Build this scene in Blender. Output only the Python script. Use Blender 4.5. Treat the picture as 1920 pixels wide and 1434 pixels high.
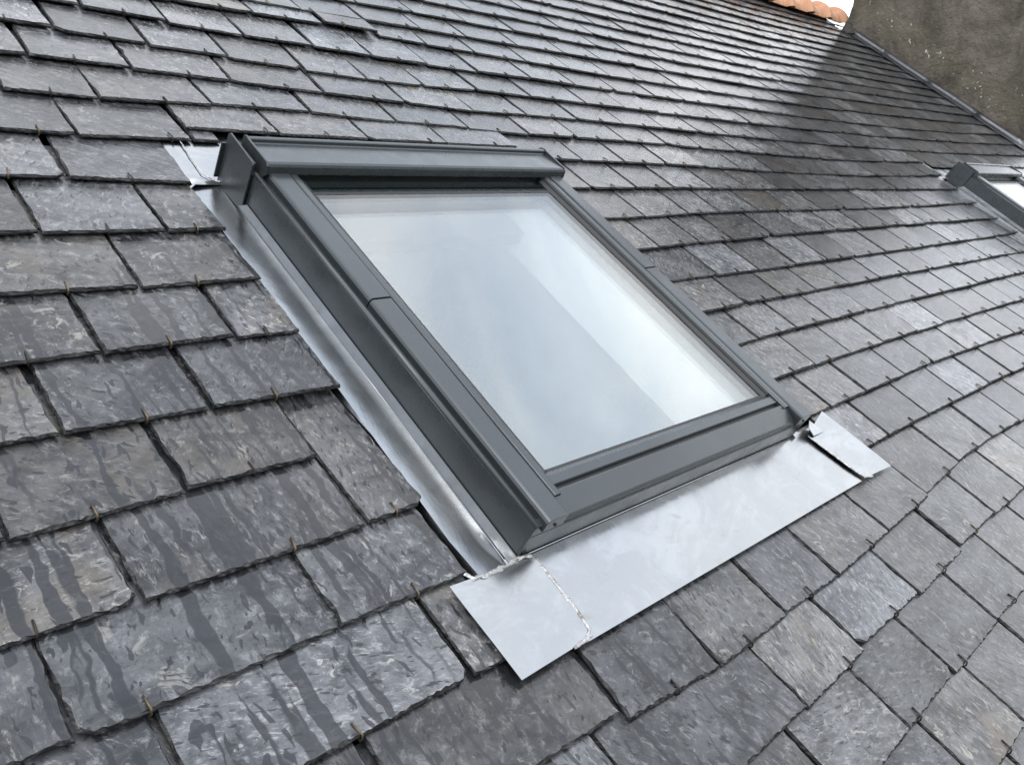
import bpy, bmesh, math, random
import numpy as np
from mathutils import Matrix, Vector, noise

for o in list(bpy.data.objects):
    bpy.data.objects.remove(o, do_unlink=True)
scene = bpy.context.scene
col = scene.collection
random.seed(7)

# ---------------------------------------------------------------- frame of the roof
# roof coordinates: u along the ridge, v up the slope, w out of the roof
PITCH = math.radians(38.0)
RX = Matrix.Rotation(PITCH, 4, 'X')

def W(u, v, w=0.0):
    return RX @ Vector((u, v, w))

# ---------------------------------------------------------------- camera
CAM_C = Vector((0.25232, -1.11275, 0.78354))
CAM_R = Matrix(((0.69855226, -0.58905014, 0.4062569),      # image right
                (-0.16104142, -0.6826013, -0.71282616),    # image down
                (0.69720184, 0.43252213, -0.57169415)))    # viewing direction
F_PX = 1596.57                                             # focal length for a 1920 px wide picture
cam_data = bpy.data.cameras.new('camera')
cam = bpy.data.objects.new('camera', cam_data)
col.objects.link(cam)
rx, dn, fw = CAM_R[0], CAM_R[1], CAM_R[2]
rot = Matrix((( rx[0], -dn[0], -fw[0]), (rx[1], -dn[1], -fw[1]), (rx[2], -dn[2], -fw[2]))).to_4x4()
cam.matrix_world = RX @ Matrix.Translation(CAM_C) @ rot
cam_data.sensor_fit = 'HORIZONTAL'
cam_data.sensor_width = 36.0
cam_data.lens = F_PX / 1920.0 * 36.0
cam_data.clip_start = 0.02
cam_data.clip_end = 3000.0
scene.camera = cam

def project(u, v, w=0.0):
    d = Vector((u, v, w)) - CAM_C
    x, y, z = d.dot(rx), d.dot(dn), d.dot(fw)
    if z <= 0.05:
        return None
    return 960 + F_PX * x / z, 717 + F_PX * y / z

# ---------------------------------------------------------------- sky, sun, exposure
SUN_EL, SUN_AZ = math.radians(58), math.radians(225)        # azimuth clockwise from +Y
world = bpy.data.worlds.new('World')
scene.world = world
world.use_nodes = True
wn, wl = world.node_tree.nodes, world.node_tree.links
wn.clear()
w_out = wn.new('ShaderNodeOutputWorld')
w_sky = wn.new('ShaderNodeTexSky')
w_sky.sky_type = 'NISHITA'
w_sky.sun_disc = False
w_sky.sun_elevation = SUN_EL
w_sky.sun_rotation = SUN_AZ
w_sky.air_density = 1.0
w_sky.dust_density = 2.0
w_bg = wn.new('ShaderNodeBackground')
w_bg.inputs['Strength'].default_value = 0.12
wl.new(w_sky.outputs[0], w_bg.inputs[0])
# overcast cloud deck: brighter overhead, soft cloud forms all round
w_tc = wn.new('ShaderNodeTexCoord')
w_sep = wn.new('ShaderNodeSeparateXYZ')
wl.new(w_tc.outputs['Generated'], w_sep.inputs[0])
w_map = wn.new('ShaderNodeMapping')
w_map.inputs['Scale'].default_value = (1.0, 1.0, 2.2)
wl.new(w_tc.outputs['Generated'], w_map.inputs[0])
w_no = wn.new('ShaderNodeTexNoise')
w_no.inputs['Scale'].default_value = 2.1
w_no.inputs['Detail'].default_value = 6.0
w_no.inputs['Roughness'].default_value = 0.55
w_no.inputs['Distortion'].default_value = 0.4
wl.new(w_map.outputs[0], w_no.inputs['Vector'])
w_cr = wn.new('ShaderNodeValToRGB')
w_cr.color_ramp.elements[0].position = 0.33
w_cr.color_ramp.elements[0].color = (0.56, 0.635, 0.75, 1)
w_cr.color_ramp.elements[1].position = 0.60
w_cr.color_ramp.elements[1].color = (1.0, 1.0, 1.0, 1)
wl.new(w_no.outputs['Fac'], w_cr.inputs[0])
w_el = wn.new('ShaderNodeMapRange')
w_el.inputs['From Min'].default_value = -0.05
w_el.inputs['From Max'].default_value = 0.9
w_el.inputs['To Min'].default_value = 2.5
w_el.inputs['To Max'].default_value = 2.5
wl.new(w_sep.outputs['Z'], w_el.inputs['Value'])
w_dot = wn.new('ShaderNodeVectorMath')
w_dot.operation = 'DOT_PRODUCT'
w_dot.inputs[1].default_value = (math.sin(SUN_AZ) * math.cos(SUN_EL), math.cos(SUN_AZ) * math.cos(SUN_EL), math.sin(SUN_EL))
wl.new(w_tc.outputs['Generated'], w_dot.inputs[0])
w_gl = wn.new('ShaderNodeMapRange')          # the side of the veiled sun is brighter
w_gl.interpolation_type = 'SMOOTHSTEP'
w_gl.inputs['From Min'].default_value = -0.9
w_gl.inputs['From Max'].default_value = 1.0
w_gl.inputs['To Min'].default_value = 1.0
w_gl.inputs['To Max'].default_value = 1.06
wl.new(w_dot.outputs['Value'], w_gl.inputs['Value'])
w_mu = wn.new('ShaderNodeMath')
w_mu.operation = 'MULTIPLY'
wl.new(w_el.outputs[0], w_mu.inputs[0])
wl.new(w_gl.outputs[0], w_mu.inputs[1])
w_cl = wn.new('ShaderNodeBackground')
wl.new(w_cr.outputs[0], w_cl.inputs['Color'])
wl.new(w_mu.outputs[0], w_cl.inputs['Strength'])
w_mix = wn.new('ShaderNodeMixShader')
w_mix.inputs[0].default_value = 0.88
wl.new(w_bg.outputs[0], w_mix.inputs[1])
wl.new(w_cl.outputs[0], w_mix.inputs[2])
wl.new(w_mix.outputs[0], w_out.inputs[0])

sun_data = bpy.data.lights.new('sun', 'SUN')
sun_data.energy = 1.0
sun_data.angle = math.radians(18)
sun_data.color = (1.0, 0.96, 0.9)
sun = bpy.data.objects.new('sun', sun_data)
col.objects.link(sun)
sd = Vector((math.sin(SUN_AZ) * math.cos(SUN_EL), math.cos(SUN_AZ) * math.cos(SUN_EL), math.sin(SUN_EL)))
sun.rotation_euler = sd.to_track_quat('Z', 'Y').to_euler()

vs = scene.view_settings
vs.view_transform = 'Standard'
vs.look = 'None'
vs.gamma = 1.0
vs.use_curve_mapping = False
vs.exposure = 0.1
scene.render.engine = 'CYCLES'
scene.cycles.max_bounces = 7
scene.cycles.diffuse_bounces = 3
scene.cycles.glossy_bounces = 4
scene.cycles.transparent_max_bounces = 10
scene.cycles.use_adaptive_sampling = True
scene.cycles.adaptive_threshold = 0.02

# ---------------------------------------------------------------- node helpers
class NT:
    def __init__(self, name):
        self.m = bpy.data.materials.new(name)
        self.m.use_nodes = True
        self.n, self.l = self.m.node_tree.nodes, self.m.node_tree.links
        self.n.clear()
        self.out = self.n.new('ShaderNodeOutputMaterial')

    def put(self, sock, v):
        if isinstance(v, bpy.types.NodeSocket):
            self.l.new(v, sock)
        elif v is not None:
            if hasattr(sock.default_value, '__len__') and not isinstance(v, (int, float)):
                v = tuple(v) + ((1.0,) if len(sock.default_value) == 4 and len(v) == 3 else ())
            sock.default_value = v

    def math(self, op, a, b=0.0, clamp=False):
        n = self.n.new('ShaderNodeMath')
        n.operation = op
        n.use_clamp = clamp
        self.put(n.inputs[0], a)
        self.put(n.inputs[1], b)
        return n.outputs[0]

    def uv(self, name):
        n = self.n.new('ShaderNodeUVMap')
        n.uv_map = name
        return n.outputs[0]

    def attr(self, name):
        n = self.n.new('ShaderNodeAttribute')
        n.attribute_name = name
        return n.outputs['Fac']

    def coord(self, which='Object'):
        return self.n.new('ShaderNodeTexCoord').outputs[which]

    def mapping(self, vec, scale=(1, 1, 1), loc=(0, 0, 0), rot=(0, 0, 0)):
        n = self.n.new('ShaderNodeMapping')
        self.l.new(vec, n.inputs[0])
        n.inputs['Location'].default_value = loc
        n.inputs['Rotation'].default_value = rot
        n.inputs['Scale'].default_value = scale
        return n.outputs[0]

    def noise(self, vec, scale=1.0, detail=4.0, rough=0.55, dist=0.0):
        n = self.n.new('ShaderNodeTexNoise')
        self.l.new(vec, n.inputs['Vector'])
        n.inputs['Scale'].default_value = scale
        n.inputs['Detail'].default_value = detail
        n.inputs['Roughness'].default_value = rough
        n.inputs['Distortion'].default_value = dist
        return n.outputs['Fac']

    def voronoi(self, vec, scale=1.0, feature='F1', rnd=1.0):
        n = self.n.new('ShaderNodeTexVoronoi')
        n.feature = feature
        self.l.new(vec, n.inputs['Vector'])
        n.inputs['Scale'].default_value = scale
        n.inputs['Randomness'].default_value = rnd
        return n.outputs['Distance']

    def ramp(self, fac, a, b, lo=0.0, hi=1.0, smooth=True):
        n = self.n.new('ShaderNodeMapRange')
        n.interpolation_type = 'SMOOTHSTEP' if smooth else 'LINEAR'
        n.clamp = True
        self.put(n.inputs['Value'], fac)
        n.inputs['From Min'].default_value = a
        n.inputs['From Max'].default_value = b
        n.inputs['To Min'].default_value = lo
        n.inputs['To Max'].default_value = hi
        return n.outputs['Result']

    def mix(self, fac, a, b, blend='MIX'):
        n = self.n.new('ShaderNodeMix')
        n.data_type = 'RGBA'
        n.blend_type = blend
        self.put(n.inputs[0], fac)
        self.put(n.inputs[6], a)
        self.put(n.inputs[7], b)
        return n.outputs[2]

    def bump(self, h, strength=0.5, dist=0.01, normal=None):
        n = self.n.new('ShaderNodeBump')
        self.put(n.inputs['Strength'], strength)
        n.inputs['Distance'].default_value = dist
        self.l.new(h, n.inputs['Height'])
        if normal is not None:
            self.l.new(normal, n.inputs['Normal'])
        return n.outputs[0]

    def bsdf(self, color, rough=0.5, metal=0.0, spec=0.5, normal=None):
        n = self.n.new('ShaderNodeBsdfPrincipled')
        self.put(n.inputs['Base Color'], color)
        self.put(n.inputs['Roughness'], rough)
        self.put(n.inputs['Metallic'], metal)
        self.put(n.inputs['Specular IOR Level'], spec)
        if normal is not None:
            self.l.new(normal, n.inputs['Normal'])
        self.l.new(n.outputs[0], self.out.inputs[0])
        return n

# ---------------------------------------------------------------- materials
def mat_slate():
    t = NT('slate')
    g = t.uv('grain')            # metres, turned and shifted for every slate
    r = t.uv('roof')             # metres on the roof
    tint = t.attr('tint')
    warm = t.attr('warm')
    # body colour of the cleft face, grain glints and shade painted in
    blot = t.noise(t.mapping(g, (16, 13, 1)), 1.0, 4, 0.68, 0.6)
    grain = t.noise(t.mapping(g, (52, 150, 1)), 1.0, 6, 0.80, 0.4)
    base = t.mix(t.ramp(blot, 0.30, 0.68), (0.018, 0.019, 0.022), (0.090, 0.092, 0.096))
    base = t.mix(t.math('MULTIPLY', t.ramp(grain, 0.50, 0.68), 0.80), base, (0.205, 0.208, 0.212))
    base = t.mix(t.math('MULTIPLY', t.ramp(grain, 0.47, 0.32), 0.90), base, (0.009, 0.0095, 0.011))
    brown = t.ramp(t.noise(t.mapping(g, (6, 16, 1), (3.1, 1.7, 0)), 1.0, 2, 0.6, 0.8), 0.50, 0.72)
    base = t.mix(t.math('MULTIPLY', brown, t.math('MULTIPLY', warm, 0.6)), base, (0.105, 0.088, 0.068))
    pale = t.ramp(t.noise(t.mapping(g, (30, 70, 1), (7.7, 4.2, 0)), 1.0, 4.5, 0.78, 0.9), 0.590, 0.66)
    base = t.mix(t.math('MULTIPLY', pale, 0.65), base, (0.26, 0.25, 0.225))
    # pits and dark flecks
    fleck = t.ramp(t.noise(t.mapping(g, (42, 190, 1), (1.3, 8.8, 0)), 1.0, 2.5, 0.6), 0.610, 0.66)
    base = t.mix(t.math('MULTIPLY', fleck, 0.85), base, (0.007, 0.007, 0.008))
    # thin delamination lines
    ln = t.noise(t.mapping(g, (5, 19, 1), (2.2, 6.1, 0)), 1.0, 2.5, 0.55, 0.6)
    lnm = t.ramp(t.math('ABSOLUTE', t.math('SUBTRACT', ln, 0.60)), 0.0, 0.006, 1.0, 0.0)
    line = t.math('MULTIPLY', lnm, t.ramp(blot, 0.52, 0.60))
    base = t.mix(t.math('MULTIPLY', line, 0.8), base, (0.012, 0.012, 0.014))
    tn = t.n.new('ShaderNodeVectorMath')
    tn.operation = 'SCALE'
    t.l.new(base, tn.inputs[0])
    t.l.new(tint, tn.inputs['Scale'])
    base = tn.outputs[0]
    base = t.mix(1.0, base, t.mix(warm, (0.97, 0.995, 1.035), (1.04, 1.0, 0.96)), 'MULTIPLY')
    # water: runs down the slope, drips and damp films
    sx = t.n.new('ShaderNodeSeparateXYZ')
    t.l.new(r, sx.inputs[0])
    wob = t.noise(t.mapping(r, (16, 9, 1)), 1.0, 3, 0.75)
    shift = t.math('MULTIPLY', t.math('SUBTRACT', wob, 0.5), 0.036)
    cx = t.n.new('ShaderNodeCombineXYZ')
    t.l.new(t.math('ADD', sx.outputs['X'], shift), cx.inputs[0])
    t.l.new(sx.outputs['Y'], cx.inputs[1])
    t.l.new(t.math('MULTIPLY', t.attr('rnd'), 1.1), cx.inputs[2])
    runs = t.noise(t.mapping(cx.outputs[0], (74, 2.0, 1)), 1.0, 1.2, 0.4)
    area = t.noise(t.mapping(r, (3.0, 4.5, 1), (0.4, 0.2, 0)), 1.0, 2, 0.5)
    # the wet corner of the roof, left of and below the window
    du = t.ramp(sx.outputs['X'], 0.95, 1.75, 1.0, 0.0)
    dv = t.ramp(sx.outputs['Y'], -0.35, 0.10, 1.0, 0.15)
    wet_zone = t.math('MULTIPLY', du, dv)
    dry = t.math('SUBTRACT', 1.0, wet_zone)
    thr = t.math('SUBTRACT', t.math('ADD', runs, t.math('MULTIPLY', t.math('SUBTRACT', area, 0.5), 0.42)),
                 t.math('MULTIPLY', dry, 0.28))
    wet1 = t.ramp(thr, 0.580, 0.630)
    drip = t.noise(t.mapping(cx.outputs[0], (105, 30, 1), (5, 3, 0)), 1.0, 1.0, 0.5)
    wet2 = t.ramp(t.math('SUBTRACT', drip, t.math('MULTIPLY', dry, 0.20)), 0.640, 0.660)
    wet = t.math('MAXIMUM', wet1, wet2)
    wetc = t.mix(t.ramp(blot, 0.2, 0.8), (0.011, 0.012, 0.014), (0.020, 0.021, 0.024))
    colr = t.mix(t.math('MULTIPLY', wet, 0.86), base, wetc)
    # roughness: everything is damp, runs are smooth
    ro = t.ramp(grain, 0.3, 0.7, 0.06, 0.24)
    ro = t.mix(wet, ro, (0.10, 0.10, 0.10))
    h = t.math('ADD', t.math('MULTIPLY', grain, 0.55), blot)
    bs = t.ramp(wet, 0, 1, 0.42, 0.05)
    nrm = t.bump(h, bs, 0.0028)
    t.bsdf(colr, ro, 0.0, 0.45, nrm)
    return t.m

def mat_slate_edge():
    """split, water-logged slate edges, with the shade on them painted in near black"""
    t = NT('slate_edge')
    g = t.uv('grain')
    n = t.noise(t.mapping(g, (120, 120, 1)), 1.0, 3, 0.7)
    c = t.mix(t.ramp(n, 0.42, 0.70), (0.008, 0.0085, 0.009), (0.060, 0.061, 0.063))  # near-black holds the shade below each edge as well as the wet
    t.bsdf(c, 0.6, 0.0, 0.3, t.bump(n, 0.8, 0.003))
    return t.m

def mat_zinc(name='zinc', base=(0.315, 0.327, 0.340), rough=(0.16, 0.30)):
    t = NT(name)
    c = t.coord('Object')
    n1 = t.noise(t.mapping(c, (9, 4, 9)), 1.0, 4, 0.55, 0.6)
    n2 = t.noise(t.mapping(c, (45, 45, 45)), 1.0, 5, 0.6, 0.3)
    stain = t.ramp(t.noise(t.mapping(c, (16, 30, 16), (3, 1, 2)), 1.0, 5, 0.6, 0.5), 0.58, 0.72)
    pale = t.ramp(t.noise(t.mapping(c, (9, 14, 9), (8, 1, 5)), 1.0, 5, 0.65, 1.2), 0.42, 0.68)
    colr = t.mix(t.math('MULTIPLY', pale, 0.6), base, tuple(min(1, x * 1.22) for x in base))
    colr = t.mix(t.math('MULTIPLY', stain, 0.55), colr, (0.27, 0.27, 0.26))
    ro = t.ramp(n1, 0.3, 0.7, rough[0], rough[1])
    nrm = t.bump(t.math('ADD', t.math('MULTIPLY', n1, 1.0), t.math('MULTIPLY', n2, 0.05)), 0.24, 0.006)
    t.bsdf(colr, ro, 1.0, 0.5, nrm)
    return t.m

def mat_solder():
    t = NT('solder')
    c = t.coord('Object')
    n = t.noise(t.mapping(c, (140, 140, 140)), 1.0, 5, 0.65, 0.8)
    b = t.ramp(t.noise(t.mapping(c, (60, 60, 60), (2, 2, 2)), 1.0, 4, 0.6), 0.56, 0.66)
    colr = t.mix(t.math('MULTIPLY', b, 0.75), (0.44, 0.44, 0.44), (0.15, 0.125, 0.10))
    t.bsdf(colr, t.ramp(n, 0.3, 0.7, 0.18, 0.5), 0.9, 0.5, t.bump(n, 0.8, 0.004))
    return t.m

def mat_paint(name, colr, rough=0.34, spec=0.5, metal=0.0):
    t = NT(name)
    c = t.coord('Object')
    n = t.noise(t.mapping(c, (5, 5, 5)), 1.0, 3, 0.5)
    sp = t.ramp(t.noise(t.mapping(c, (120, 120, 120)), 1.0, 2, 0.5), 0.78, 0.84)
    cc = t.mix(t.ramp(n, 0.3, 0.7), tuple(x * 0.93 for x in colr), tuple(x * 1.07 for x in colr))
    cc = t.mix(t.math('MULTIPLY', sp, 0.10), cc, (0.35, 0.36, 0.36))
    ro = t.ramp(t.noise(t.mapping(c, (22, 22, 22)), 1.0, 4, 0.6), 0.3, 0.7, rough * 0.85, rough * 1.2)
    fi = t.noise(t.mapping(c, (900, 900, 900)), 1.0, 2, 0.5)
    t.bsdf(cc, ro, metal, spec, t.bump(t.math('ADD', t.math('MULTIPLY', n, 3.0), t.math('MULTIPLY', fi, 0.03)), 0.10, 0.002))
    return t.m

def mat_plain(name, colr, rough=0.7, metal=0.0, var=0.1):
    t = NT(name)
    n = t.noise(t.coord('Object'), 12.0, 4, 0.6)
    cc = t.mix(t.ramp(n, 0.3, 0.7), tuple(x * (1 - var) for x in colr), tuple(x * (1 + var) for x in colr))
    t.bsdf(cc, rough, metal)
    return t.m

def mat_glass():
    t = NT('window_glass')
    lw = t.n.new('ShaderNodeLayerWeight')
    lw.inputs['Blend'].default_value = 0.5
    fac = t.math('ADD', 0.056, t.math('MULTIPLY', t.math('POWER', lw.outputs['Facing'], 3.0), 0.42))
    tr = t.n.new('ShaderNodeBsdfTransparent')
    tr.inputs[0].default_value = (0.955, 0.97, 0.97, 1)
    gl = t.n.new('ShaderNodeBsdfGlossy')
    gl.inputs['Color'].default_value = (0.97, 0.985, 1, 1)
    gl.inputs['Roughness'].default_value = 0.015
    sm = t.n.new('ShaderNodeMixShader')
    t.l.new(fac, sm.inputs[0])
    t.l.new(tr.outputs[0], sm.inputs[1])
    t.l.new(gl.outputs[0], sm.inputs[2])
    # droplet specks and dust
    c = t.coord('Object')
    sp = t.ramp(t.noise(t.mapping(c, (60, 60, 60)), 1.0, 2, 0.5), 0.80, 0.84)
    df = t.n.new('ShaderNodeBsdfDiffuse')
    df.inputs[0].default_value = (0.25, 0.25, 0.24, 1)
    s2 = t.n.new('ShaderNodeMixShader')
    t.l.new(t.math('MULTIPLY', sp, 0.5), s2.inputs[0])
    t.l.new(sm.outputs[0], s2.inputs[1])
    t.l.new(df.outputs[0], s2.inputs[2])
    t.l.new(s2.outputs[0], t.out.inputs[0])
    return t.m

def mat_wall():
    t = NT('weathered_render')
    c = t.coord('Object')
    big = t.noise(t.mapping(c, (2.6, 2.6, 1.5)), 1.0, 8, 0.70, 0.6)
    st = t.noise(t.mapping(c, (5, 6.5, 0.55)), 1.0, 5, 0.6, 0.3)
    fi = t.noise(t.mapping(c, (28, 28, 28)), 1.0, 6, 0.7)
    cc = t.mix(t.ramp(big, 0.32, 0.68), (0.052, 0.046, 0.037), (0.175, 0.155, 0.128))
    cc = t.mix(t.math('MULTIPLY', t.ramp(st, 0.50, 0.68), 0.65), cc, (0.17, 0.15, 0.125))
    cc = t.mix(t.math('MULTIPLY', t.ramp(st, 0.45, 0.32), 0.6), cc, (0.050, 0.046, 0.037))
    cc = t.mix(t.math('MULTIPLY', t.ramp(fi, 0.55, 0.75), 0.35), cc, (0.18, 0.165, 0.13))
    # moss and lime specks in the mortar along the roof line (height above the slope)
    sx = t.n.new('ShaderNodeSeparateXYZ')
    t.l.new(c, sx.inputs[0])
    hgt = t.math('SUBTRACT', sx.outputs['Z'], t.math('MULTIPLY', sx.outputs['Y'], math.tan(PITCH)))
    hgt = t.math('ADD', hgt, t.math('MULTIPLY', t.math('SUBTRACT', big, 0.5), 0.25))
    band = t.math('MULTIPLY', t.ramp(hgt, 0.10, 0.20), t.ramp(hgt, 0.46, 0.26))
    cc = t.mix(t.math('MULTIPLY', band, 0.55), cc, (0.150, 0.135, 0.100))
    spk = t.ramp(t.noise(t.mapping(c, (34, 34, 34), (4, 4, 4)), 1.0, 4, 0.65), 0.645, 0.67)
    few = t.math('MULTIPLY', spk, t.math('ADD', t.math('MULTIPLY', band, 0.95), 0.05))
    cc = t.mix(few, cc, (0.62, 0.62, 0.58))
    hh = t.math('ADD', t.math('MULTIPLY', fi, 0.6), big)
    t.bsdf(cc, 0.92, 0.0, 0.25, t.bump(hh, 1.0, 0.06))
    return t.m

def mat_tile():
    t = NT('terracotta')
    c = t.coord('Object')
    n = t.noise(t.mapping(c, (9, 9, 9)), 1.0, 5, 0.6, 0.4)
    s = t.ramp(t.noise(t.mapping(c, (30, 30, 30), (1, 5, 2)), 1.0, 4, 0.6), 0.58, 0.72)
    cc = t.mix(t.ramp(n, 0.3, 0.7), (0.40, 0.195, 0.11), (0.56, 0.32, 0.20))
    cc = t.mix(t.math('MULTIPLY', s, 0.5), cc, (0.30, 0.20, 0.15))
    t.bsdf(cc, 0.75, 0.0, 0.4, t.bump(n, 0.4, 0.006))
    return t.m

M = {
    'slate': mat_slate(),
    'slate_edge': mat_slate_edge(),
    'zinc': mat_zinc(),
    'lead': mat_zinc('wall_zinc', (0.085, 0.088, 0.098), (0.40, 0.55)),
    'solder': mat_solder(),
    'paint': mat_paint('grey_lacquer', (0.054, 0.062, 0.068), 0.27, 0.55, 0.50),
    'shaded_sash': mat_paint('shaded_sash', (0.010, 0.014, 0.014), 0.25),  # hood's shade put into the transom's near-black colour
    'gasket': mat_plain('black_rubber', (0.010, 0.011, 0.012), 0.55),
    'glass': mat_glass(),
    'liner': mat_plain('white_reveal', (0.62, 0.63, 0.62), 0.7, 0, 0.02),
    'room': mat_plain('room_inside', (0.50, 0.52, 0.55), 0.9, 0, 0.05),
    'wall': mat_wall(),
    'tile': mat_tile(),
    'deck': mat_plain('roof_boards', (0.030, 0.028, 0.026), 0.9),
    'hook': mat_plain('hook_steel', (0.15, 0.115, 0.075), 0.35, 0.8, 0.6),
    'hook_dark': mat_plain('hook_dull', (0.040, 0.036, 0.032), 0.45, 0.7, 0.4),
    'ground': mat_plain('ground_cover', (0.060, 0.070, 0.045), 0.95, 0, 0.3),
}

# ---------------------------------------------------------------- object helpers
def mesh_obj(name, verts, faces, mat, parent=None, smooth=False, bevel=0.0, segs=2):
    me = bpy.data.meshes.new(name)
    me.from_pydata([tuple(v) for v in verts], [], faces)
    me.materials.append(mat)
    bm = bmesh.new()
    bm.from_mesh(me)
    bmesh.ops.recalc_face_normals(bm, faces=bm.faces)
    if bevel > 0:
        ed = [e for e in bm.edges if len(e.link_faces) == 2 and e.calc_face_angle(0) > 0.5]
        bmesh.ops.bevel(bm, geom=ed, offset=bevel, segments=segs, profile=0.6, affect='EDGES', clamp_overlap=True)
    bm.to_mesh(me)
    bm.free()
    if smooth:
        for p in me.polygons:
            p.use_smooth = True
    o = bpy.data.objects.new(name, me)
    col.objects.link(o)
    if parent is not None:
        o.parent = parent
    return o

def roof_thing(name, label, cat, u=0.0, v=0.0, w=0.0, group=None):
    o = bpy.data.objects.new(name, None)
    col.objects.link(o)
    o.location = W(u, v, w)
    o.rotation_euler = (PITCH, 0, 0)
    o.empty_display_size = 0.1
    o['label'] = label
    o['category'] = cat
    if group:
        o['group'] = group
    return o

def box(u0, u1, v0, v1, w0, w1):
    vs_ = [(u0, v0, w0), (u1, v0, w0), (u1, v1, w0), (u0, v1, w0), (u0, v0, w1), (u1, v0, w1), (u1, v1, w1), (u0, v1, w1)]
    fs = [(0, 3, 2, 1), (4, 5, 6, 7), (0, 1, 5, 4), (1, 2, 6, 5), (2, 3, 7, 6), (3, 0, 4, 7)]
    return vs_, fs

def extrude_v(profile, v0, v1, ends=True):
    """closed profile of (u, w) pulled along v; v0, v1 may be functions of (u, w)"""
    n = len(profile)
    f0 = v0 if callable(v0) else (lambda u, w: v0)
    f1 = v1 if callable(v1) else (lambda u, w: v1)
    vs_ = [(u, f0(u, w), w) for u, w in profile] + [(u, f1(u, w), w) for u, w in profile]
    fs = [(i, (i + 1) % n, n + (i + 1) % n, n + i) for i in range(n)]
    if ends:
        fs += [tuple(range(n))[::-1], tuple(range(n, 2 * n))]
    return vs_, fs

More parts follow.
